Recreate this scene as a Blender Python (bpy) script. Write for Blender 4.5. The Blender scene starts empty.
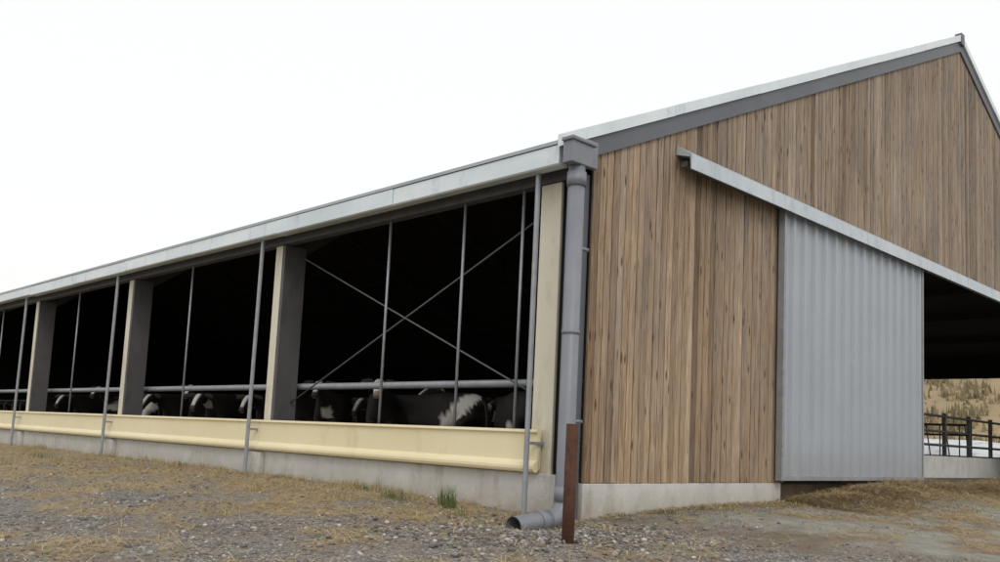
import bpy, bmesh, math, random
import numpy as np
from mathutils import Vector, Matrix, noise
random.seed(7); rng=np.random.default_rng(5)
S=bpy.context.scene
COL=S.collection

# ---------------------------------------------------------------- materials
def new_mat(name):
    m=bpy.data.materials.new(name); m.use_nodes=True
    nt=m.node_tree; b=nt.nodes["Principled BSDF"]
    return m,nt,b
def N(nt,t,**k):
    n=nt.nodes.new(t)
    for a,v in k.items(): setattr(n,a,v)
    return n
def ramp(nt,stops):
    r=N(nt,"ShaderNodeValToRGB"); e=r.color_ramp.elements
    while len(e)<len(stops): e.new(.5)
    for i,(p,c) in enumerate(stops):
        e[i].position=p; e[i].color=(c[0],c[1],c[2],1) if len(c)==3 else c
    return r
def g(v): return (v,v,v)
def simple(name,c1,c2,scale=3,rough=.6,metal=0,bump=.0,stretch=(1,1,1),dirt=None,bscale=40,dth=.5,splash=None):
    m,nt,b=new_mat(name); L=nt.links
    tc=N(nt,"ShaderNodeTexCoord"); mp=N(nt,"ShaderNodeMapping"); mp.inputs["Scale"].default_value=stretch
    L.new(tc.outputs["Object"],mp.inputs[0])
    n=N(nt,"ShaderNodeTexNoise"); n.inputs["Scale"].default_value=scale; n.inputs["Detail"].default_value=6; n.inputs["Roughness"].default_value=.65
    L.new(mp.outputs[0],n.inputs["Vector"])
    r=ramp(nt,[(.3,c1),(.7,c2)]); L.new(n.outputs["Fac"],r.inputs[0])
    out=r.outputs[0]
    if dirt:
        n2=N(nt,"ShaderNodeTexNoise"); n2.inputs["Scale"].default_value=scale*2.7; n2.inputs["Detail"].default_value=8; n2.inputs["Roughness"].default_value=.75
        mp2=N(nt,"ShaderNodeMapping"); mp2.inputs["Scale"].default_value=(1,1,.35); L.new(tc.outputs["Object"],mp2.inputs[0]); L.new(mp2.outputs[0],n2.inputs["Vector"])
        r2=ramp(nt,[(dth,g(0)),(dth+.22,g(1))]); L.new(n2.outputs["Fac"],r2.inputs[0])
        mx=N(nt,"ShaderNodeMixRGB"); L.new(r2.outputs[0],mx.inputs[0]); L.new(out,mx.inputs[1]); mx.inputs[2].default_value=(*dirt,1)
        out=mx.outputs[0]
    if splash:   # soil splashed on the foot of a wall
        z0,z1,col=splash
        sx=N(nt,"ShaderNodeSeparateXYZ"); L.new(tc.outputs["Object"],sx.inputs[0])
        n3=N(nt,"ShaderNodeTexNoise"); n3.inputs["Scale"].default_value=4; n3.inputs["Detail"].default_value=8; n3.inputs["Roughness"].default_value=.7; L.new(tc.outputs["Object"],n3.inputs["Vector"])
        mr=N(nt,"ShaderNodeMapRange"); mr.inputs[1].default_value=z0; mr.inputs[2].default_value=z1; mr.inputs[3].default_value=1; mr.inputs[4].default_value=0; L.new(sx.outputs[2],mr.inputs[0])
        mm=N(nt,"ShaderNodeMath",operation='MULTIPLY'); L.new(mr.outputs[0],mm.inputs[0]); 
        r3=ramp(nt,[(.3,g(.3)),(.65,g(1))]); L.new(n3.outputs["Fac"],r3.inputs[0]); L.new(r3.outputs[0],mm.inputs[1])
        mx=N(nt,"ShaderNodeMixRGB"); L.new(mm.outputs[0],mx.inputs[0]); L.new(out,mx.inputs[1]); mx.inputs[2].default_value=(*col,1); out=mx.outputs[0]
    L.new(out,b.inputs["Base Color"])
    b.inputs["Roughness"].default_value=rough; b.inputs["Metallic"].default_value=metal
    if bump:
        nb=N(nt,"ShaderNodeTexNoise"); nb.inputs["Scale"].default_value=bscale; nb.inputs["Detail"].default_value=5
        L.new(mp.outputs[0],nb.inputs["Vector"])
        bp=N(nt,"ShaderNodeBump"); bp.inputs["Strength"].default_value=bump; bp.inputs["Distance"].default_value=.02
        L.new(nb.outputs["Fac"],bp.inputs["Height"]); L.new(bp.outputs[0],b.inputs["Normal"])
    return m

M={}
M['concrete']=simple("concrete_wall",(.47,.47,.455),(.60,.60,.58),1.5,.9,bump=.3,dirt=(.36,.34,.30),dth=.52,splash=(-.15,.28,(.30,.25,.18)))
M['cream']=simple("cream_sheet",(.76,.67,.42),(.82,.74,.50),.8,.45,dirt=(.66,.56,.35),dth=.56)
M['creamcol']=simple("cream_column",(.66,.62,.49),(.74,.70,.58),.8,.5,dirt=(.5,.46,.34))
M['galv']=simple("galvanised_steel",(.25,.27,.295),(.35,.37,.40),6,.5,.35)
M['galvdark']=simple("weathered_steel",(.10,.105,.115),(.15,.155,.165),5,.6,.3)
M['stallsteel']=simple("stall_steel",(.035,.035,.035),(.07,.07,.07),5,.7,.1)
M['pvc']=simple("grey_pvc",(.18,.19,.22),(.22,.235,.265),2,.42,dirt=(.16,.155,.155),dth=.58)
M['fascia']=simple("dark_grey_fascia",(.09,.10,.12),(.12,.13,.15),1,.5)
M['white']=simple("pale_flashing",(.58,.66,.70),(.76,.82,.85),1.0,.4,.1,stretch=(1,.5,1),dirt=(.40,.48,.53),dth=.55)
M['roof']=simple("roof_sheet",(.34,.38,.41),(.44,.48,.50),1,.6)
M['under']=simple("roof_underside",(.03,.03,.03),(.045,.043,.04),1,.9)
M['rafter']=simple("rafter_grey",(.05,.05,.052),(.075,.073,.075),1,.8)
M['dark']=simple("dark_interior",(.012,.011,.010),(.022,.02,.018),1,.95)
M['floor']=simple("barn_floor",(.07,.055,.035),(.15,.12,.075),2,.9,bump=.4)
M['colgrey']=simple("column_grey",(.075,.072,.078),(.11,.107,.112),1.2,.6,dirt=(.06,.055,.055))
M['rust']=simple("rusty_steel",(.065,.028,.018),(.12,.05,.028),9,.85,.2,bump=.5,dirt=(.04,.018,.014),bscale=60)
M['door']=simple("door_sheet",(.35,.39,.44),(.39,.43,.48),.5,.45,.1,dirt=(.325,.36,.40),dth=.56,splash=(.4,1.1,(.30,.31,.32)))
M['doorrail']=simple("rail_sheet",(.44,.50,.55),(.54,.60,.64),1.6,.4,.2,dirt=(.35,.39,.43))
M['whitesheet']=simple("white_sheet",(.42,.45,.47),(.60,.62,.63),.6,.5,bump=.3,bscale=3,dirt=(.2,.2,.17))

def wood_mat():
    m,nt,b=new_mat("larch_boards"); L=nt.links
    tc=N(nt,"ShaderNodeTexCoord"); at=N(nt,"ShaderNodeAttribute",attribute_name="tone")
    sep=N(nt,"ShaderNodeSeparateColor"); L.new(at.outputs["Color"],sep.inputs[0])
    cmb=N(nt,"ShaderNodeCombineXYZ"); mu=N(nt,"ShaderNodeMath",operation='MULTIPLY'); mu.inputs[1].default_value=40
    L.new(sep.outputs[1],mu.inputs[0]); L.new(mu.outputs[0],cmb.inputs[2])
    ad=N(nt,"ShaderNodeVectorMath",operation='ADD'); L.new(tc.outputs["Object"],ad.inputs[0]); L.new(cmb.outputs[0],ad.inputs[1])
    mp=N(nt,"ShaderNodeMapping"); mp.inputs["Scale"].default_value=(26,26,1.6); L.new(ad.outputs[0],mp.inputs[0])
    n=N(nt,"ShaderNodeTexNoise"); n.inputs["Scale"].default_value=1; n.inputs["Detail"].default_value=8; n.inputs["Roughness"].default_value=.72; n.inputs["Distortion"].default_value=.9
    L.new(mp.outputs[0],n.inputs["Vector"])
    r=ramp(nt,[(.30,(.17,.105,.06)),(.5,(.385,.275,.175)),(.70,(.55,.425,.295))]); L.new(n.outputs["Fac"],r.inputs[0])
    tr=ramp(nt,[(0,(.50,.45,.41)),(.35,(.80,.77,.74)),(.7,(.98,.97,.96)),(1,(1.16,1.15,1.14))]); L.new(sep.outputs[0],tr.inputs[0])
    m1=N(nt,"ShaderNodeMixRGB",blend_type='MULTIPLY'); m1.inputs[0].default_value=1
    L.new(r.outputs[0],m1.inputs[1]); L.new(tr.outputs[0],m1.inputs[2])
    mp3=N(nt,"ShaderNodeMapping"); mp3.inputs["Scale"].default_value=(1.6,1,.5); L.new(ad.outputs[0],mp3.inputs[0])
    n3=N(nt,"ShaderNodeTexNoise"); n3.inputs["Scale"].default_value=1.0; n3.inputs["Detail"].default_value=6; L.new(mp3.outputs[0],n3.inputs["Vector"])
    rr=ramp(nt,[(.3,g(.25)),(.65,g(1))]); L.new(n3.outputs["Fac"],rr.inputs[0])
    a=N(nt,"ShaderNodeMath",operation='MULTIPLY'); L.new(rr.outputs[0],a.inputs[0]); L.new(sep.outputs[2],a.inputs[1])
    m2=N(nt,"ShaderNodeMixRGB"); L.new(a.outputs[0],m2.inputs[0]); L.new(m1.outputs[0],m2.inputs[1])
    hs=N(nt,"ShaderNodeHueSaturation"); hs.inputs["Saturation"].default_value=.45; hs.inputs["Value"].default_value=.74
    L.new(m1.outputs[0],hs.inputs["Color"]); L.new(hs.outputs[0],m2.inputs[2])
    mp2=N(nt,"ShaderNodeMapping"); mp2.inputs["Scale"].default_value=(7.0,.01,1.9); L.new(ad.outputs[0],mp2.inputs[0])
    v=N(nt,"ShaderNodeTexVoronoi"); v.inputs["Scale"].default_value=1; L.new(mp2.outputs[0],v.inputs["Vector"])
    rk=ramp(nt,[(.07,g(.85)),(.20,g(0))]); L.new(v.outputs["Distance"],rk.inputs[0])
    m3=N(nt,"ShaderNodeMixRGB"); L.new(rk.outputs[0],m3.inputs[0]); L.new(m2.outputs[0],m3.inputs[1]); m3.inputs[2].default_value=(.06,.032,.018,1)
    n5=N(nt,"ShaderNodeTexNoise"); n5.inputs["Scale"].default_value=1; n5.inputs["Detail"].default_value=4
    mp5=N(nt,"ShaderNodeMapping"); mp5.inputs["Scale"].default_value=(.8,1,.25); L.new(tc.outputs["Object"],mp5.inputs[0]); L.new(mp5.outputs[0],n5.inputs["Vector"])
    r5=ramp(nt,[(.35,g(.80)),(.62,g(1.06))]); L.new(n5.outputs["Fac"],r5.inputs[0])
    m5=N(nt,"ShaderNodeMixRGB",blend_type='MULTIPLY'); m5.inputs[0].default_value=1; L.new(m3.outputs[0],m5.inputs[1]); L.new(r5.outputs[0],m5.inputs[2])
    L.new(m5.outputs[0],b.inputs["Base Color"]); b.inputs["Roughness"].default_value=.9
    b.inputs["Specular IOR Level"].default_value=.25
    bp=N(nt,"ShaderNodeBump"); bp.inputs["Strength"].default_value=.4; bp.inputs["Distance"].default_value=.01
    L.new(n.outputs["Fac"],bp.inputs["Height"]); L.new(bp.outputs[0],b.inputs["Normal"])
    return m
M['wood']=wood_mat()

# ---------------------------------------------------------------- mesh helpers
def mesh_obj(name,verts,faces,mat,parent=None,smooth=False):
    me=bpy.data.meshes.new(name); me.from_pydata([tuple(v) for v in verts],[],faces); me.update()
    if mat: me.materials.append(mat)
    if smooth:
        for p in me.polygons: p.use_smooth=True
    o=bpy.data.objects.new(name,me); COL.objects.link(o)
    if parent: o.parent=parent
    return o
def empty(name):
    e=bpy.data.objects.new(name,None); COL.objects.link(e); return e
class MB:
    def __init__(s): s.v=[]; s.f=[]
    def box(s,x0,x1,y0,y1,z0,z1):
        i=len(s.v)
        s.v+=[(x0,y0,z0),(x1,y0,z0),(x1,y1,z0),(x0,y1,z0),(x0,y0,z1),(x1,y0,z1),(x1,y1,z1),(x0,y1,z1)]
        s.f+=[(i,i+3,i+2,i+1),(i+4,i+5,i+6,i+7),(i,i+1,i+5,i+4),(i+1,i+2,i+6,i+5),(i+2,i+3,i+7,i+6),(i+3,i,i+4,i+7)]
    def tube(s,pts,r,n=12,cap=True):
        pts=[Vector(p) for p in pts]; rs=r if isinstance(r,(list,tuple)) else [r]*len(pts)
        base=len(s.v); prev=None
        for k,p in enumerate(pts):
            if k==0: t=pts[1]-p
            elif k==len(pts)-1: t=p-pts[k-1]
            else: t=(pts[k+1]-p).normalized()+(p-pts[k-1]).normalized()
            t.normalize()
            if prev is None:
                a=Vector((0,0,1)) if abs(t.z)<.9 else Vector((1,0,0)); u=t.cross(a).normalized()
            else: u=(prev-t*prev.dot(t)).normalized()
            prev=u; w=t.cross(u)
            for j in range(n):
                an=2*math.pi*j/n; s.v.append(tuple(p+(u*math.cos(an)+w*math.sin(an))*rs[k]))
        for k in range(len(pts)-1):
            for j in range(n):
                a=base+k*n+j; b=base+k*n+(j+1)%n
                s.f.append((a,b,b+n,a+n))
        if cap:
            s.f.append(tuple(base+j for j in reversed(range(n)))); e=base+(len(pts)-1)*n
            s.f.append(tuple(e+j for j in range(n)))
    def extrude(s,prof,p0,p1,axis='y',closed=True):
        i=len(s.v); n=len(prof)
        for q in (p0,p1):
            for a,z in prof: s.v.append((a,q,z) if axis=='y' else (q,a,z))
        for j in range(n if closed else n-1):
            k=(j+1)%n; s.f.append((i+j,i+k,i+n+k,i+n+j))
        if closed:
            s.f.append(tuple(i+j for j in range(n))[::-1]); s.f.append(tuple(i+n+j for j in range(n)))
    def obj(s,name,mat,parent=None,smooth=False,bevel=0):
        o=mesh_obj(name,s.v,s.f,mat,parent)
        bm=bmesh.new(); bm.from_mesh(o.data); bmesh.ops.recalc_face_normals(bm,faces=bm.faces); bm.to_mesh(o.data); bm.free()
        if smooth:
            for p in o.data.polygons: p.use_smooth=len(p.vertices)<=4
        if bevel:
            md=o.modifiers.new("bev",'BEVEL'); md.width=bevel; md.segments=2; md.limit_method='ANGLE'
        return o

# ---------------------------------------------------------------- terrain
def sst(t): t=max(0,min(1,t)); return t*t*(3-2*t)
def ground_h(x,y):
    dx=max(-x,0); dy=max(-y,0); d=math.hypot(dx,dy)
    h=-.5*sst(d/9.5)
    h-=.12*math.exp(-((x+.3)**2+(y+.3)**2)/6)
    h-=.10*math.exp(-(((x+1.0)/.7)**2+((y+.35)/.5)**2))
    ramp_=sst((x-5.0)/3.0)*math.exp(-(min(y,0)/2.6)**2)
    h+=.26*ramp_
    if d>0:
        h+=.05*noise.noise(Vector((x*.35,y*.35,1)))*min(1,d)+.018*noise.noise(Vector((x*1.7,y*1.7,4)))*min(1,d*2)
        if x<0: h+=.09*math.exp(-((x+2.0)/.9)**2)*sst((y+.5)/2)*(.6+noise.noise(Vector((x*.8,y*.5,9))))
    if x>50:
        t=sst((x-52)/60); h+=15*t+1.5*t*noise.noise(Vector((x*.03,y*.03,2)))*2+ .5*t*noise.noise(Vector((x*.2,y*.2,2)))
    if y>90: h+=6*sst((y-90)/200)
    return h
def axis(lo,hi,fl,fh,step):
    a=list(np.arange(fl,fh,step)); q=fh; s=step
    while q<hi: a.append(q); s*=1.25; q+=s
    q=fl-step; s=step
    b=[]
    while q>lo: b.append(q); s*=1.25; q-=s
    return b[::-1]+a
ax=axis(-700,700,-11,20,.14); ay=axis(-700,700,-7,27,.14)
nx,ny=len(ax),len(ay)
gv=[(x,y,ground_h(x,y)) for y in ay for x in ax]
gf=[(j*nx+i,j*nx+i+1,(j+1)*nx+i+1,(j+1)*nx+i) for j in range(ny-1) for i in range(nx-1)]
def zone(x,y):
    n1=noise.fractal(Vector((x*.6,y*.6,3)),.6,2.1,5); n2=noise.fractal(Vector((x*1.3,y*1.3,13)),.6,2.1,5)
    straw=0;mud=0;conc=0
    if x<0 and y>-1.8:
        w=3.2+.13*max(y,0)
        straw=sst((w+x+1.9*n1)/1.1)*sst((y+1.6+n1)/1.6)*(.8+.9*n2)
        straw=max(straw,.9*sst((1.0+x+.8*n2)/.6)*sst((y+.2)/.6))
        straw=max(straw,.65*sst((n2+n1-.15)*4))
        mud=.5*sst((n2+.1)*2)
    elif x<0: mud=.45*sst((n1)*3); straw=.6*sst((n2+n1-.2)*4)
    if x>-2 and y<.5:
        conc=sst((x-1.0+1.2*n1)/1.0)*sst((10.0-x+1.5*n2)/2)*sst((-.5-y+.4*n2)/.5)
        mud=sst((x-6.0+y*.5+1.6*n1)/2.5)*sst((2.8+y+1.3*n2)/1.2)
        straw=max(straw,.95*sst((x-4.3)/2)*sst((2.4+y+2.0*n2)/.9))
        straw=max(straw,.8*sst((x-.2)/1)*sst((.55+y+.9*n2)/.35))
        straw=max(straw,.6*sst((x-1)/2)*sst((n1+n2-.1)*3))
        mud=max(mud,.9*sst((n1-.1)*3.5)*sst((x+1)/2))
    if x>50: straw=.75+.35*n1; mud=.3+.5*n2
    return max(0,min(1,straw)),max(0,min(1,mud)),max(0,min(1,conc))
def ground_mat():
    m,nt,b=new_mat("gravel_ground"); L=nt.links
    tc=N(nt,"ShaderNodeTexCoord"); at=N(nt,"ShaderNodeAttribute",attribute_name="zone"); sep=N(nt,"ShaderNodeSeparateColor"); L.new(at.outputs["Color"],sep.inputs[0])
    def noi(sc,de=6,ro=.65):
        n=N(nt,"ShaderNodeTexNoise"); n.inputs["Scale"].default_value=sc; n.inputs["Detail"].default_value=de; n.inputs["Roughness"].default_value=ro
        L.new(tc.outputs["Object"],n.inputs["Vector"]); return n
    v=N(nt,"ShaderNodeTexVoronoi"); v.inputs["Scale"].default_value=44; L.new(tc.outputs["Object"],v.inputs["Vector"])
    sv=N(nt,"ShaderNodeSeparateColor"); L.new(v.outputs["Color"],sv.inputs[0])
    rs=ramp(nt,[(0,(.10,.092,.084)),(.5,(.215,.20,.18)),(.85,(.33,.31,.285)),(1,(.52,.50,.46))]); L.new(sv.outputs[0],rs.inputs[0])
    big=noi(.7,7); rb=ramp(nt,[(.38,g(0)),(.62,g(1))]); L.new(big.outputs["Fac"],rb.inputs[0])
    earth=noi(9,8,.75); re=ramp(nt,[(.3,(.13,.10,.07)),(.7,(.33,.265,.19))]); L.new(earth.outputs["Fac"],re.inputs[0])
    f1=N(nt,"ShaderNodeMath",operation='MULTIPLY'); f1.inputs[1].default_value=.6; L.new(rb.outputs[0],f1.inputs[0])
    a=N(nt,"ShaderNodeMixRGB"); L.new(f1.outputs[0],a.inputs[0]); L.new(rs.outputs[0],a.inputs[1]); L.new(re.outputs[0],a.inputs[2])
    cn=noi(2.2,9,.7); rc=ramp(nt,[(.3,(.19,.185,.14)),(.5,(.31,.305,.26)),(.7,(.42,.41,.37))]); L.new(cn.outputs["Fac"],rc.inputs[0])
    b1=N(nt,"ShaderNodeMixRGB"); L.new(sep.outputs[2],b1.inputs[0]); L.new(a.outputs[0],b1.inputs[1]); L.new(rc.outputs[0],b1.inputs[2])
    mn=noi(5,9,.75); rm=ramp(nt,[(.3,(.09,.06,.035)),(.7,(.27,.19,.12))]); L.new(mn.outputs["Fac"],rm.inputs[0])
    mf=N(nt,"ShaderNodeMath",operation='MULTIPLY'); mf.inputs[1].default_value=.8; L.new(sep.outputs[1],mf.inputs[0])
    c=N(nt,"ShaderNodeMixRGB"); L.new(mf.outputs[0],c.inputs[0]); L.new(b1.outputs[0],c.inputs[1]); L.new(rm.outputs[0],c.inputs[2])
    sn=noi(22,8,.8); rst=ramp(nt,[(.3,(.20,.135,.07)),(.5,(.40,.295,.16)),(.72,(.60,.48,.30))]); L.new(sn.outputs["Fac"],rst.inputs[0])
    d=N(nt,"ShaderNodeMixRGB"); L.new(sep.outputs[0],d.inputs[0]); L.new(c.outputs[0],d.inputs[1]); L.new(rst.outputs[0],d.inputs[2])
    L.new(d.outputs[0],b.inputs["Base Color"]); b.inputs["Roughness"].default_value=.95
    ad=N(nt,"ShaderNodeMath",operation='ADD'); L.new(v.outputs["Distance"],ad.inputs[0]); L.new(sn.outputs["Fac"],ad.inputs[1])
    bp=N(nt,"ShaderNodeBump"); bp.inputs["Strength"].default_value=.8; bp.inputs["Distance"].default_value=.03
    L.new(ad.outputs[0],bp.inputs["Height"]); L.new(bp.outputs[0],b.inputs["Normal"])
    return m
ground=mesh_obj("ground",gv,gf,ground_mat(),smooth=True)
ca=ground.data.color_attributes.new("zone",'FLOAT_COLOR','POINT')
zz=np.ones((len(gv),4),dtype=np.float32)
for i,(x,y,z) in enumerate(gv): zz[i,:3]=zone(x,y)
ca.data.foreach_set("color",zz.ravel())

# ---------------------------------------------------------------- barn
barn=empty("livestock_barn")
RX=13.95; WX=2*RX; SL=.455; Z0=4.93; LEN=56.0
def rz(x): return Z0+SL*(x if x<=RX else WX-x)
bays=[.45+7.0*i for i in range(9)]
def slab(mb,x0,x1,y0,y1,t,off=0):
    i=len(mb.v)
    for y in (y0,y1):
        mb.v+=[(x0,y,rz(x0)+off),(x1,y,rz(x1)+off),(x1,y,rz(x1)+off-t),(x0,y,rz(x0)+off-t)]
    mb.f+=[(i,i+1,i+2,i+3),(i+7,i+6,i+5,i+4),(i,i+4,i+5,i+1),(i+1,i+5,i+6,i+2),(i+2,i+6,i+7,i+3),(i+3,i+7,i+4,i)]
mb=MB(); slab(mb,-.44,RX,-.02,LEN,.05,-.02); slab(mb,RX,WX+.44,-.02,LEN,.05,-.02); mb.obj("roof",M['roof'],barn)
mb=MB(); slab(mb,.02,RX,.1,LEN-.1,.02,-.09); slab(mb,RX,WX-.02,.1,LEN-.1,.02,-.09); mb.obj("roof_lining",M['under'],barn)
mb=MB()
xs=np.linspace(-.46,RX,7)
for k in range(6):
    o=.004*(k%2); slab(mb,xs[k],xs[k+1]+.0,-.14-o,-.022,.16,.05+o)
xs=np.linspace(RX,WX+.46,7)
for k in range(6):
    o=.004*(k%2); slab(mb,xs[k],xs[k+1],-.14-o,-.022,.16,.05+o)
mb.obj("verge_flashing",M['white'],barn)
mb=MB(); slab(mb,.0,RX,-.10,-.024,.26,-.115); slab(mb,RX,WX,-.10,-.024,.26,-.115); mb.obj("verge_fascia",M['fascia'],barn)
mb=MB(); mb.box(RX-.1,RX+.1,-.16,-.0,rz(RX)-.22,rz(RX)+.06); mb.obj("ridge_cap",M['fascia'],barn)
mb=MB(); y=-.02; k=0
while y<LEN:
    y1=min(y+3.5,LEN); o=.006*(k%2)+random.uniform(0,.010); dz=random.uniform(-.018,.018)
    mb.extrude([(-.42-o,4.42+dz),(-.40,4.40+dz),(-.25,4.40+dz),(-.25,4.43+dz),(-.36,4.45+dz),(-.36,4.60+dz),(-.38,4.67+dz),(-.42-o,4.665+dz)],y,y1-.012,'y')
    y=y1;k+=1
mb.obj("eaves_gutter",M['white'],barn)
mb=MB(); mb.box(WX+.25,WX+.42,0,LEN,4.4,4.62); mb.obj("eaves_gutter_rear",M['white'],barn)
mb=MB(); mb.box(-.05,.12,.0,LEN,4.32,4.76); mb.box(-.245,-.052,.0,LEN,4.50,4.56); mb.obj("eaves_beam",M['galvdark'],barn)
mb=MB(); mb.box(-.50,-.10,-.32,-.15,4.36,4.70); mb.box(-.53,-.05,-.35,-.147,4.64,4.69); mb.box(-.098,.14,-.2,-.112,4.42,4.78)
mb.obj("gutter_outlet_box",M['pvc'],barn,bevel=.012)
mb=MB()
px,py=-.27,-.20; r=.108
zb=-.09
pts=[(px,py,4.4),(px,py,.16)]
for a in range(1,9):
    an=a/8*math.pi/2; pts.append((px-.26*(1-math.cos(an)),py,.16-.25*math.sin(an)))
pts+=[(px-.32,py,zb-.003)]
mb.tube(pts,r,24)
mb.tube([(px,py,4.1),(px,py,4.28)],r+.018,24); mb.tube([(px,py,.13),(px,py,.31)],r+.018,24)
mb.tube([(px-.30,py,zb),(px-.48,py-.01,zb-.01)],r+.018,24)
mb.tube([(px-.46,py-.01,zb-.01),(px-.92,py-.06,zb-.045)],r+.006,24,cap=False)
mb.tube([(px-.92,py-.06,zb-.045),(px-.46,py-.01,zb-.01)],r-.008,24,cap=False)
for z in (2.2,): mb.tube([(px,py,z),(px,py,z+.05)],r+.008,24)
for z in (1.1,3.3): mb.box(px+.08,-.0,py-.02,py+.02,z,z+.04)
mb.obj("downpipe",M['pvc'],barn,smooth=True)
mb=MB(); mb.box(.0,.22,.0,.2,-.15,4.40); mb.box(-.03,-.002,.02,.16,-.15,4.42); mb.obj("corner_post",M['fascia'],barn)
mb=MB(); mc=MB()
for i,y in enumerate(bays):
    for sx in (0,1):
        xa,xb=(.035,.44) if sx==0 else (WX-.5,WX-.035)
        mb.box(xa,xb,y-.14,y+.14,.0,4.31)
    if i==0: mc.box(-.02,.033,y-.17,y+.2,-.1,4.31)
    else:
        mc.box(-.012,.033,y-.04,y+.2,-.1,4.31); mb.box(-.01,.033,y-.141,y-.042,-.1,4.31)
mb.obj("portal_columns",M['colgrey'],barn); mc.obj("column_cladding",M['creamcol'],barn,bevel=.008)
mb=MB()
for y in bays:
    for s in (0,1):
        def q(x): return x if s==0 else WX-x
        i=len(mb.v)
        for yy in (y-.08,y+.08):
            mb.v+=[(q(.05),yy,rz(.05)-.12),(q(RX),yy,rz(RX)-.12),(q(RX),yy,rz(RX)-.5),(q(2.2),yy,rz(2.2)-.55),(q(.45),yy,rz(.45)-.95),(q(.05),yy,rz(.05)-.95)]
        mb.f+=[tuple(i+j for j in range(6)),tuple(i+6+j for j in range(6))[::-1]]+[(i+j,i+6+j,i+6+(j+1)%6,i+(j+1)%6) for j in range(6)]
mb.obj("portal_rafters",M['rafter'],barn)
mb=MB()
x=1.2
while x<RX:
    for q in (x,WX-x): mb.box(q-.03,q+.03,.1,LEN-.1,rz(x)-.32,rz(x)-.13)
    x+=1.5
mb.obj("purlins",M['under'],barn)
mb=MB()
mb.box(-.06,.12,.16,LEN,-.6,.43)
mb.box(WX-.12,WX+.06,.1,LEN,-.6,1.0)
mb.obj("side_dwarf_wall",M['concrete'],barn,bevel=.01)
mb=MB(); mb.box(.235,5.35,-.06,.15,-.6,.335); mb.box(22.6,WX,-.06,.15,-.6,.335); mb.obj("gable_dwarf_wall",M['concrete'],barn,bevel=.01)
mb=MB()
for y in bays[1:]: mb.box(-.17,-.061,y-.02,y+.30,-.3,.40)
mb.obj("column_plinth",M['concrete'],barn,bevel=.01)
mb=MB()
edges=[.42]
for b in bays[1:]: edges+= [b+.12]
edges.append(LEN)
for a,b_ in zip(edges[:-1],edges[1:]):
    o=random.uniform(0,.008)
    prof=[(-.065,.95),(-.065,1.0+o),(-.155-o,1.0+o),(-.165-o,.965),(-.125,.94),(-.125-o,.60)]
    for k in range(9):
        an=math.radians(80-k*32); prof.append((-.145-o+.055*math.cos(an+math.pi),.505+.065*math.sin(an)))
    prof+=[(-.10,.47),(-.065,.5)]
    mb.extrude(prof,a+.004,b_-.004,'y')
mb.obj("cream_side_panel",M['cream'],barn)
mb=MB()
for y in (1.02,2.25,4.08,11.24,18.1,25.0,32,39,46): mb.tube([(.02,y,.98),(.02,y,4.4)],.022,8)
mb.obj("vent_rods",M['galv'],barn,smooth=True)
mb=MB()
for i,b in enumerate(bays):
    y=b+.2 if i else .42
    mb.tube([(-.31,y+.02,ground_h(-.3,y)-.1),(-.27,y+.06,4.55)],.036,10)
    mb.box(-.30,-.05,y-.03,y+.03,.80,.84)
mb.obj("side_poles",M['galv'],barn,smooth=False)
mb=MB(); mb.tube([(.62,.2,1.67),(.62,LEN,1.67)],.06,12); mb.obj("neck_rail",M['galv'],barn,smooth=True)
mb=MB()
for b in (0,4):
    y0=bays[b]+.15;y1=bays[b+1]-.15
    mb.tube([(.3,y1,4.15),(.3,y0,1.35)],.014,8); mb.tube([(.33,y0,4.15),(.33,y1,1.35)],.014,8)
mb.obj("cross_bracing",M['galvdark'],barn,smooth=True)
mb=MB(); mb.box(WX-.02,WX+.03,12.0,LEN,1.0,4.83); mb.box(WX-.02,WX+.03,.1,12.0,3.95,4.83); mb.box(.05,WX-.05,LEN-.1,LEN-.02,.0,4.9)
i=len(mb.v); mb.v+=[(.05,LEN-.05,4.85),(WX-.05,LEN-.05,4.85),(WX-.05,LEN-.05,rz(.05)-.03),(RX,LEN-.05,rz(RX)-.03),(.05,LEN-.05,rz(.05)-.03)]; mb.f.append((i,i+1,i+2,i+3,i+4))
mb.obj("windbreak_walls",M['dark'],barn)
mb=MB(); mb.box(.12,WX-.12,.1,LEN-.1,-.4,.30); mb.obj("floor_slab",M['floor'],barn)

# gable boards
OX0,OX1,OZ=5.42,22.4,5.08
bv=[];bf=[];tone=[]
x=.235; p=.141
while x<WX-.24:
    w=p-random.uniform(.009,.016)
    x1=x+w; xm=(x+x1)/2
    zl=.335 if not (OX0<xm<OX1) else OZ
    d=random.uniform(0,.010)
    z0=zl+random.uniform(-.0,.012)
    i=len(bv)
    tl=rz(x)-.12; tr=rz(x1)-.12
    y0,y1=-.055-d,-.03
    bv+=[(x,y0,z0),(x1,y0,z0),(x1,y0,tr),(x,y0,tl),(x,y1,z0),(x1,y1,z0),(x1,y1,tr),(x,y1,tl)]
    bf+=[(i,i+1,i+2,i+3),(i+5,i+4,i+7,i+6),(i,i+4,i+5,i+1),(i+1,i+5,i+6,i+2),(i+4,i,i+3,i+7)]
    tn=min(1,max(0,random.gauss(.58,.22))); rr=random.random(); gb=random.uniform(-.2,.35)
    for q in range(8):
        vz=bv[i+q][2]; gw=max(0,min(1,.22+.085*max(0,vz-1)+.025*x+gb))
        tone.append((tn,rr,gw,1))
    x+=p
wb=mesh_obj("gable_boards",bv,bf,M['wood'],barn)
ca=wb.data.color_attributes.new("tone",'FLOAT_COLOR','POINT'); ca.data.foreach_set("color",np.array(tone,dtype=np.float32).ravel())
bk=MB()
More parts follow.
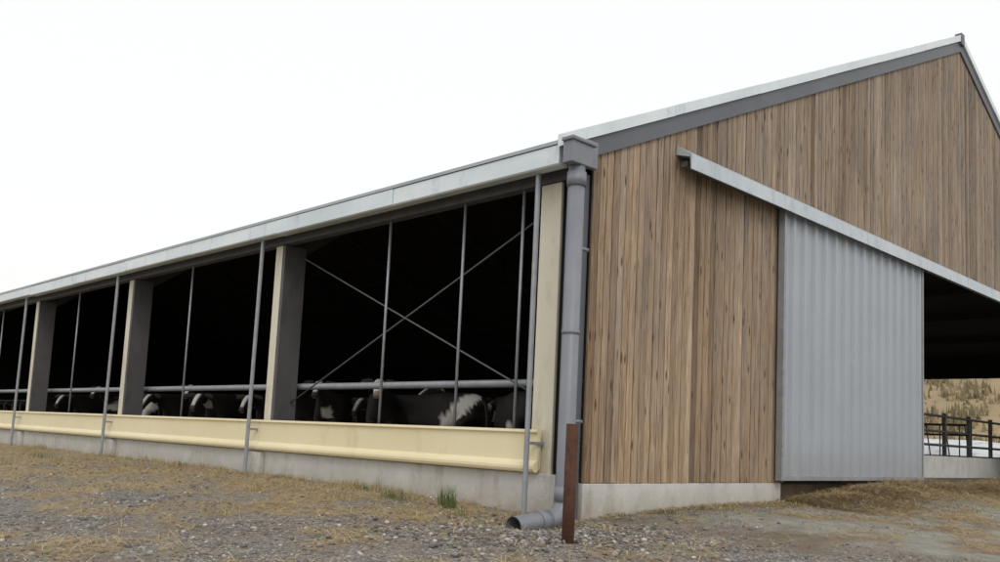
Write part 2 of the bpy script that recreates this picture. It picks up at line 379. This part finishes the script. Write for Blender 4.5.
def backpoly(pts):
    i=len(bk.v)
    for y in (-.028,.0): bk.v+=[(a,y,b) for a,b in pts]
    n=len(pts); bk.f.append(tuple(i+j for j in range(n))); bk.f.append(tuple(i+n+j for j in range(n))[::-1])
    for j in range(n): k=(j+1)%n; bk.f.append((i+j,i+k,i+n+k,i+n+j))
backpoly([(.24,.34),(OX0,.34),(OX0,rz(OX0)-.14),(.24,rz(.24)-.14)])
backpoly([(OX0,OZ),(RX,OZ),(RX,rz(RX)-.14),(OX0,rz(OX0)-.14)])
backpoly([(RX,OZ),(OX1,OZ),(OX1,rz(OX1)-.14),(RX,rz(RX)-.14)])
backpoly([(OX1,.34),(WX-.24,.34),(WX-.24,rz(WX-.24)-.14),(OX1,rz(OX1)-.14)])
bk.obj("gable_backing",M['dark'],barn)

DX0,DX1,DZ0,DZ1=5.08,11.2,.43,5.0
prof=[];x=DX0+.06
pitch=.40
while x<DX1-.08:
    for fx,fy in ((0,0),(.26,0),(.285,.05),(.36,.05),(.385,0)):
        xx=x+fx
        if xx<DX1-.06: prof.append((xx,-.155-fy))
    x+=pitch
prof.append((DX1-.06,-.155))
dv=[];df=[]
for z in (DZ0,DZ1): dv+=[(a,b,z) for a,b in prof]
n=len(prof); df=[(i,i+1,n+i+1,n+i) for i in range(n-1)]
door=mesh_obj("sliding_door_sheet",dv,df,M['door'],barn)
md=door.modifiers.new("s",'SOLIDIFY'); md.thickness=.004
mb=MB(); mb.box(DX0,DX0+.07,-.22,-.10,DZ0-.01,DZ1); mb.box(DX1-.07,DX1,-.22,-.10,DZ0-.01,DZ1); mb.box(DX0-.003,DX1+.003,-.223,-.10,DZ0-.05,DZ0+.03)
mb.obj("sliding_door_frame",M['galv'],barn,bevel=.004)
mb=MB()
for z in (1.4,2.7,4.0): mb.box(DX0+.08,DX1-.08,-.145,-.10,z,z+.08)
mb.obj("sliding_door_bracing",M['galvdark'],barn)
mb=MB(); x=2.08
while x<22.5:
    x1=min(x+3.0,22.5); o=random.uniform(0,.006)
    mb.extrude([(-.06,5.16),(-.07,5.30),(-.33-o,5.13),(-.34-o,4.90),(-.32-o,4.90),(-.31,5.09)],x,x1-.008,'x'); x=x1
mb.obj("door_rail_hood",M['doorrail'],barn)
mb=MB(); mb.extrude([(-.10,4.98),(-.10,5.06),(-.22,5.06),(-.22,4.98)],2.15,22.4,'x'); mb.obj("door_track",M['galvdark'],barn)

# ---------------------------------------------------------------- stall fittings
def feed_barrier(name,x,y0,y1,z0,mat,rail=1.15):
    mb=MB()
    mb.tube([(x,y0,z0+rail),(x,y1,z0+rail)],.04,8); mb.tube([(x,y0,z0+rail-.35),(x,y1,z0+rail-.35)],.035,8); mb.tube([(x,y0,z0+.45),(x,y1,z0+.45)],.04,8)
    y=y0;k=0
    while y<y1:
        mb.tube([(x,y,z0+.45),(x,y+.18,z0+rail)],.022,6)
        mb.tube([(x,y+.35,z0+.45),(x,y+.35,z0+rail)],.022,6)
        if k%4==0: mb.box(x-.05,x+.05,y-.05,y+.05,z0,z0+rail+.15)
        y+=.65;k+=1
    return mb.obj(name,mat,None,smooth=False)
feed_barrier("feed_barrier",24.5,3.2,40,.3,M['stallsteel'],1.75)
mb=MB(); mb.box(13.0,25.4,2.1,2.3,.30,.93); mb.obj("pen_wall",M['concrete'],None,bevel=.015)
mb=MB()
x=13.1
while x<25.4:
    mb.box(x-.05,x+.05,2.15,2.25,.931,2.2); x+=2.05
for z in (1.25,1.65,2.1): mb.tube([(13.1,2.2,z),(25.4,2.2,z)],.038,8)
mb.obj("pen_railing",M['stallsteel'])
def cubicles(name,x,y0,y1):
    mb=MB(); y=y0
    while y<y1:
        pts=[(x,y,.3),(x,y,1.35)]
        for a in range(1,5): an=a/4*math.pi/2; pts.append((x+.25*(1-math.cos(an)),y,1.35+.2*math.sin(an)))
        pts+=[(x+1.5,y,1.42)]
        for a in range(1,7): an=a/6*math.pi; pts.append((x+1.5+.28*math.sin(an),y,1.14+.28*math.cos(an)))
        pts+=[(x+.6,y,.75),(x,y,.7)]
        mb.tube(pts,.028,8); y+=1.2
    mb.tube([(x+.3,y0,1.58),(x+.3,y1,1.58)],.028,8)
    return mb.obj(name,M['galvdark'],None,smooth=True)
cubicles("cubicle_dividers",4.4,1.5,50)

# ---------------------------------------------------------------- cows
cow_mat,nt,b=new_mat("cow_hide")
at=N(nt,"ShaderNodeAttribute",attribute_name="hide"); nt.links.new(at.outputs["Color"],b.inputs["Base Color"]); b.inputs["Roughness"].default_value=.7; b.inputs["Specular IOR Level"].default_value=.3
def cow(loc,rot,seed,head='up',white_face=False,whiteness=0.0):
    V=[];E=[];Rr=[]
    def add(p,r,par=None):
        V.append(p);Rr.append(r if isinstance(r,tuple) else (r,r))
        if par is not None: E.append((par,len(V)-1))
        return len(V)-1
    pel=add((-.72,0,1.14),(.27,.29)); s1=add((-.3,0,1.04),(.36,.37),pel); s2=add((.15,0,1.02),(.36,.38),s1); s3=add((.58,0,1.08),(.28,.34),s2)
    if head=='up': hp=[((.88,0,1.24),(.16,.22)),((1.12,0,1.40),(.12,.16)),((1.32,0,1.50),(.125,.13)),((1.48,0,1.40),(.10,.105)),((1.64,0,1.27),(.072,.075)),((1.70,0,1.22),(.078,.07))]
    else: hp=[((.9,0,1.16),(.16,.21)),((1.18,0,1.20),(.12,.16)),((1.40,0,1.24),(.125,.13)),((1.54,0,1.10),(.10,.105)),((1.66,0,.94),(.072,.075)),((1.70,0,.88),(.078,.07))]
    q=s3
    for p_,r_ in hp: q=add(p_,r_,q)
    rump=add((-.98,0,1.22),(.17,.17),pel); t=add((-1.12,0,1.20),.04,rump); t=add((-1.17,0,.9),.025,t); t=add((-1.16,0,.5),.04,t)
    for s in (-1,1):
        h=add((-.80,.17*s,.93),(.17,.13),pel); h=add((-.64,.2*s,.74),.11,h); h=add((-.92,.19*s,.50),.06,h); h=add((-.88,.19*s,.14),.042,h); add((-.83,.19*s,.04),.06,h)
        h=add((.56,.17*s,.80),(.12,.12),s3); h=add((.58,.17*s,.46),.065,h); h=add((.57,.17*s,.14),.042,h); add((.62,.17*s,.04),.06,h)
    u=add((-.5,0,.72),(.13,.12),s1)
    me=bpy.data.meshes.new("dairy_cow"); me.from_pydata(V,E,[]); o=bpy.data.objects.new("dairy_cow",me); COL.objects.link(o)
    sk=o.modifiers.new("skin",'SKIN'); sk.use_smooth_shade=True
    for i,r_ in enumerate(Rr): me.skin_vertices[0].data[i].radius=r_
    me.skin_vertices[0].data[0].use_root=True
    sb=o.modifiers.new("sub",'SUBSURF'); sb.levels=2; sb.render_levels=2
    dg=bpy.context.evaluated_depsgraph_get(); me2=bpy.data.meshes.new_from_object(o.evaluated_get(dg))
    bm=bmesh.new(); bm.from_mesh(me2)
    hx,hz=hp[2][0][0],hp[2][0][2]
    for s in (-1,1):
        r_=bmesh.ops.create_uvsphere(bm,u_segments=10,v_segments=6,radius=1)
        mt=Matrix.Translation((hx-.03,.24*s,hz+.02))@Matrix.Rotation(-.25*s,4,'X')@Matrix.Diagonal((.025,.14,.06,1))
        bmesh.ops.transform(bm,matrix=mt,verts=r_['verts'])
        r_=bmesh.ops.create_uvsphere(bm,u_segments=8,v_segments=6,radius=.022)
        bmesh.ops.translate(bm,vec=(hx+.14,.095*s,hz-.03),verts=r_['verts'])
    bmesh.ops.recalc_face_normals(bm,faces=bm.faces)
    bm.to_mesh(me2); bm.free()
    for p_ in me2.polygons: p_.use_smooth=True
    o.modifiers.clear(); o.data=me2; me2.materials.append(cow_mat)
    ca=me2.color_attributes.new("hide",'FLOAT_COLOR','POINT')
    for i,v in enumerate(me2.vertices):
        c=v.co; nn=noise.noise(Vector((c.x*1.5+seed*7.3,c.y*1.2,c.z*1.5+seed)))
        w=nn>(.25-whiteness)
        if c.z<.45: w=True
        if c.x>1.2:
            w=(abs(c.y)<.05 and c.z<hz+.1 and c.x>hx+.02) or (white_face and c.x>hx-.02 and abs(c.y)<.12)
        ca.data[i].color=(.66,.64,.60,1) if w else (.022,.020,.019,1)
        if c.x>hp[4][0][0]+.03: ca.data[i].color=(.3,.2,.18,1) if white_face else (.05,.04,.04,1)
    o.location=loc; o.rotation_euler=(0,0,rot)
    return o
pi=math.pi
cow((2.6,9.3,.3),pi+.75,1,'up',False,-.3)
cow((2.45,7.25,.3),pi+.85,2,'up',True,-.2)
cow((2.7,5.7,.3),pi/2+.1,3,'down',whiteness=-.15)
cow((2.6,3.5,.3),pi/2-.5,4,'down',whiteness=-.3)
cow((4.4,9.3,.3),pi+.3,5,'down',whiteness=-.3)
cow((4.6,6.4,.3),pi-.3,6,'up',whiteness=-.1)
cow((3.4,11.2,.3),pi+.5,12,'up',whiteness=-.1)
cow((2.6,14.2,.3),pi+.6,7,'down',whiteness=-.1)
cow((2.8,17.0,.3),pi+.4,8,'down',whiteness=-.3)
cow((2.6,19.5,.3),pi/2,9,'down',whiteness=-.15)
cow((2.8,24.0,.3),pi+.5,10,'down',whiteness=-.3)
cow((3.2,12.6,.3),pi+.5,11,'down',whiteness=-.3)
cow((2.9,21.7,.3),pi+.6,13,'up',whiteness=-.2)
cow((2.8,15.8,.3),pi+.8,14,'up',whiteness=-.2)
cow((2.9,27.5,.3),pi+.6,15,'up',whiteness=-.2)

# ---------------------------------------------------------------- rusty post
mb=MB(); rx,ry=-1.86,-1.68
gz=ground_h(rx,ry)
mb.tube([(rx,ry,gz-.3),(rx+.01,ry,gz+1.17)],.062,16)
mb.tube([(rx+.01,ry,gz+1.171),(rx+.01,ry,gz+.9)],.055,16)
post=mb.obj("rusty_post",M['rust'],smooth=True)

# ---------------------------------------------------------------- silage clamp (behind)
clv=[];clf=[]
for j in range(61):
    y=-30+j*2.0
    for i in range(13):
        t=i/12; x=42+8*t; z=ground_h(x,y)+ (1.75+.5*noise.noise(Vector((x*.3,y*.2,0))))*math.sin(math.pi*min(1,max(0,t)))**.45 if 0<i<12 else ground_h(x,y)-.1
        clv.append((x,y,z))
for j in range(60):
    for i in range(12):
        a=j*13+i; clf.append((a,a+1,a+14,a+13))
mesh_obj("silage_clamp",clv,clf,M['whitesheet'],smooth=True)

# ---------------------------------------------------------------- scatter
def ico():
    bm=bmesh.new(); bmesh.ops.create_icosphere(bm,subdivisions=1,radius=1); v=np.array([x.co[:] for x in bm.verts]); f=np.array([[q.index for q in p.verts] for p in bm.faces]); bm.free(); return v,f
iv,iff=ico()
def scatter_stones(name,pts,sizes,mat):
    n=len(pts); vs=np.empty((n,12,3))
    for k in range(n):
        j=iv*(1+rng.uniform(-.25,.25,(12,1))); s=sizes[k]*np.array([rng.uniform(.8,1.4),rng.uniform(.7,1.1),rng.uniform(.45,.8)])
        a=rng.uniform(0,6.28); c,sn=math.cos(a),math.sin(a); j=j*s
        vs[k,:,0]=j[:,0]*c-j[:,1]*sn+pts[k][0]; vs[k,:,1]=j[:,0]*sn+j[:,1]*c+pts[k][1]; vs[k,:,2]=j[:,2]+pts[k][2]+sizes[k]*.2
    V=vs.reshape(-1,3); F=(iff[None]+np.arange(n)[:,None,None]*12).reshape(-1,3)
    me=bpy.data.meshes.new(name); me.vertices.add(len(V)); me.vertices.foreach_set("co",V.ravel())
    me.loops.add(F.size); me.loops.foreach_set("vertex_index",F.ravel().astype(np.int32)); me.polygons.add(len(F)); me.polygons.foreach_set("loop_start",(np.arange(len(F))*3).astype(np.int32)); me.update(calc_edges=True)
    ca=me.color_attributes.new("c",'FLOAT_COLOR','POINT'); cv=np.ones((n,12,4),dtype=np.float32)
    gcol=rng.choice([.12,.18,.24,.32,.50],size=n,p=[.23,.32,.27,.145,.035])*rng.uniform(.85,1.15,n)
    tint=rng.uniform(0,1,n)
    cv[:,:,0]=(gcol*(1.02+.06*tint))[:,None]; cv[:,:,1]=gcol[:,None]*.96; cv[:,:,2]=(gcol*(.94-.15*tint))[:,None]
    ca.data.foreach_set("color",cv.ravel()); me.materials.append(mat)
    o=bpy.data.objects.new(name,me); COL.objects.link(o); return o
sm,nt,b=new_mat("gravel_stone"); at=N(nt,"ShaderNodeAttribute",attribute_name="c"); nt.links.new(at.outputs["Color"],b.inputs["Base Color"]); b.inputs["Roughness"].default_value=.9
pts=[];sz=[]
while len(pts)<34000:
    x=random.uniform(-8,.0); y=-4.5+20*random.random()**1.7
    if random.random()<.15: x=random.uniform(-3,9); y=random.uniform(-5,-.3)
    if x>-.12 and y>-.1: continue
    s_,m_,c_=zone(x,y)
    if random.random()<max(s_*.9,c_*.95,m_*.6): continue
    if noise.noise(Vector((x*.7,y*.7,21)))<-.05 and random.random()<.7: continue
    pts.append((x,y,ground_h(x,y))); sz.append(min(.035,.005+.006*random.expovariate(1.0)))
for k in range(1300):
    x=random.gauss(-1.5,.85); y=random.gauss(-.9,.7)
    if x>-.1 and y>-.1: continue
    pts.append((x,y,ground_h(x,y)+.01)); sz.append(random.uniform(.008,.036))
scatter_stones("gravel",pts,sz,sm)

def blades(name,pts,fn,mat):
    v=[];f=[]
    for p_ in pts: fn(p_,v,f)
    return mesh_obj(name,v,f,mat)
def straw_fn(p_,v,f):
    x,y,z=p_; a=random.uniform(0,2*pi); l=random.uniform(.04,.15); w=random.uniform(.002,.004); dz=random.uniform(-.02,.05); 
    c,s=math.cos(a),math.sin(a); i=len(v); z+=random.uniform(.004,.03)
    v+=[(x-c*l-s*w,y-s*l+c*w,z),(x-c*l+s*w,y-s*l-c*w,z),(x+c*l+s*w,y+s*l-c*w,z+dz),(x+c*l-s*w,y+s*l+c*w,z+dz)]; f.append((i,i+1,i+2,i+3))
pts=[]
while len(pts)<46000:
    if random.random()<.55: x=random.uniform(-7.5,-.05); y=-3+23*random.random()**1.4
    else: x=random.uniform(.3,18); y=-4.5*random.random()**1.5-.05
    if random.random()<zone(x,y)[0]+.04: pts.append((x,y,ground_h(x,y)))
sm2=simple("dry_straw",(.28,.205,.10),(.60,.49,.28),30,.9)
blades("straw_litter",pts,straw_fn,sm2)
pts=[]
for k in range(22000):
    x=random.uniform(5.2,17); t=random.gauss(0,1); y=-.75+.55*t-.3*math.sin(x*1.1)
    if y>.6: continue
    hgt=.22*math.exp(-t*t)*(.4+.6*math.sin(x*1.9)**2)
    pts.append((x,y,ground_h(x,y)+random.uniform(0,hgt)))
blades("straw_heap",pts,straw_fn,simple("brown_straw",(.22,.15,.07),(.54,.41,.22),30,.9))
def grass_tuft(x0,y0,n,h,rad,mat,name="grass_tuft"):
    v=[];f=[]
    for k in range(n):
        a=random.uniform(0,2*pi); r_=rad*random.random()**.7; x=x0+r_*math.cos(a); y=y0+r_*math.sin(a); z=ground_h(x,y)-.01
        hh=h*random.uniform(.4,1); la=random.uniform(0,2*pi); ln=hh*random.uniform(.1,.6); w=.004; c,s=math.cos(la),math.sin(la)
        i=len(v)
        for q,(t,ww) in enumerate(((0,1),(.5,.8),(1,.1))):
            ox=c*ln*t*t; oy=s*ln*t*t
            v+=[(x+ox-s*w*ww,y+oy+c*w*ww,z+hh*t),(x+ox+s*w*ww,y+oy-c*w*ww,z+hh*t)]
        f+=[(i,i+1,i+3,i+2),(i+2,i+3,i+5,i+4)]
    return mesh_obj(name,v,f,mat)
gm=simple("green_grass",(.06,.095,.025),(.15,.19,.06),20,.7)
dm=simple("dry_grass",(.28,.22,.10),(.45,.37,.2),20,.9)
grass_tuft(-.8,1.35,150,.34,.14,gm); grass_tuft(-.9,2.4,80,.16,.2,gm); grass_tuft(-1.2,.6,60,.12,.22,gm)
for k in range(50):
    y=-.2+20*random.random()**1.3; x=random.uniform(-3.6,-.2) if k%2 else random.uniform(-.6,-.1)
    grass_tuft(x,y,50,random.uniform(.07,.22),random.uniform(.12,.3),dm if random.random()<.8 else gm)
for k in range(8): grass_tuft(random.uniform(.6,5.5),random.uniform(-.8,-.1),40,.10,.2,gm if k%2 else dm)
v=[];f=[]
for k in range(16000):
    x=random.uniform(54,100); y=random.uniform(-10,75); z=ground_h(x,y); cl=noise.noise(Vector((x*.15,y*.15,5)))
    if cl<-.05 and random.random()<.75: continue
    hh=random.uniform(.3,.9)*(1+max(0,cl)*2.2); a=random.uniform(0,pi); w=random.uniform(.1,.35); c,s=math.cos(a)*w,math.sin(a)*w; i=len(v)
    v+=[(x-c,y-s,z-.05),(x+c,y+s,z-.05),(x+c*.4+random.uniform(-.2,.2),y+s*.4,z+hh)]; f.append((i,i+1,i+2))
mesh_obj("hillside_scrub",v,f,simple("scrub",(.10,.095,.045),(.34,.27,.16),.5,.9))

# ---------------------------------------------------------------- light
w=bpy.data.worlds.new("World"); S.world=w; w.use_nodes=True; nt=w.node_tree; bg=nt.nodes["Background"]
sky=nt.nodes.new("ShaderNodeTexSky"); sky.sky_type='NISHITA'; sky.sun_disc=False
az=math.radians(235); el=math.radians(42)
sky.sun_elevation=el; sky.sun_rotation=math.pi/2-az; sky.air_density=2; sky.dust_density=6
mul=nt.nodes.new("ShaderNodeMixRGB"); mul.blend_type='MULTIPLY'; mul.inputs[0].default_value=1; mul.inputs[2].default_value=(.1,.1,.1,1)
nt.links.new(sky.outputs[0],mul.inputs[1])
mx=nt.nodes.new("ShaderNodeMixRGB"); mx.inputs[0].default_value=.9; nt.links.new(mul.outputs[0],mx.inputs[1]); mx.inputs[2].default_value=(1.0,1.0,1.0,1)
nt.links.new(mx.outputs[0],bg.inputs[0]); bg.inputs[1].default_value=1.07
sun=bpy.data.lights.new("sun",'SUN'); sun.energy=.8; sun.angle=math.radians(25); sun.color=(1,.97,.92)
so=bpy.data.objects.new("sun",sun); COL.objects.link(so)
dirv=Vector((math.cos(az)*math.cos(el),math.sin(az)*math.cos(el),math.sin(el)))
so.rotation_euler=dirv.to_track_quat('Z','Y').to_euler()

# ---------------------------------------------------------------- camera
X=Vector((901,-137,-893)).normalized(); Y=Vector((-894,-54,-893)).normalized()
Z=X.cross(Y).normalized(); Y=Z.cross(X)
R=Matrix((X,Y,Z)).to_4x4()
cam=bpy.data.cameras.new("camera"); co=bpy.data.objects.new("camera",cam); COL.objects.link(co)
co.matrix_world=Matrix.Translation((-8.600,-7.607,.8705))@R
cam.sensor_width=36; cam.lens=36*.893; cam.shift_x=-.014; cam.shift_y=.062; cam.clip_end=3000; cam.clip_start=.05
S.camera=co
S.view_settings.view_transform='Standard'; S.view_settings.look='None'; S.view_settings.exposure=0
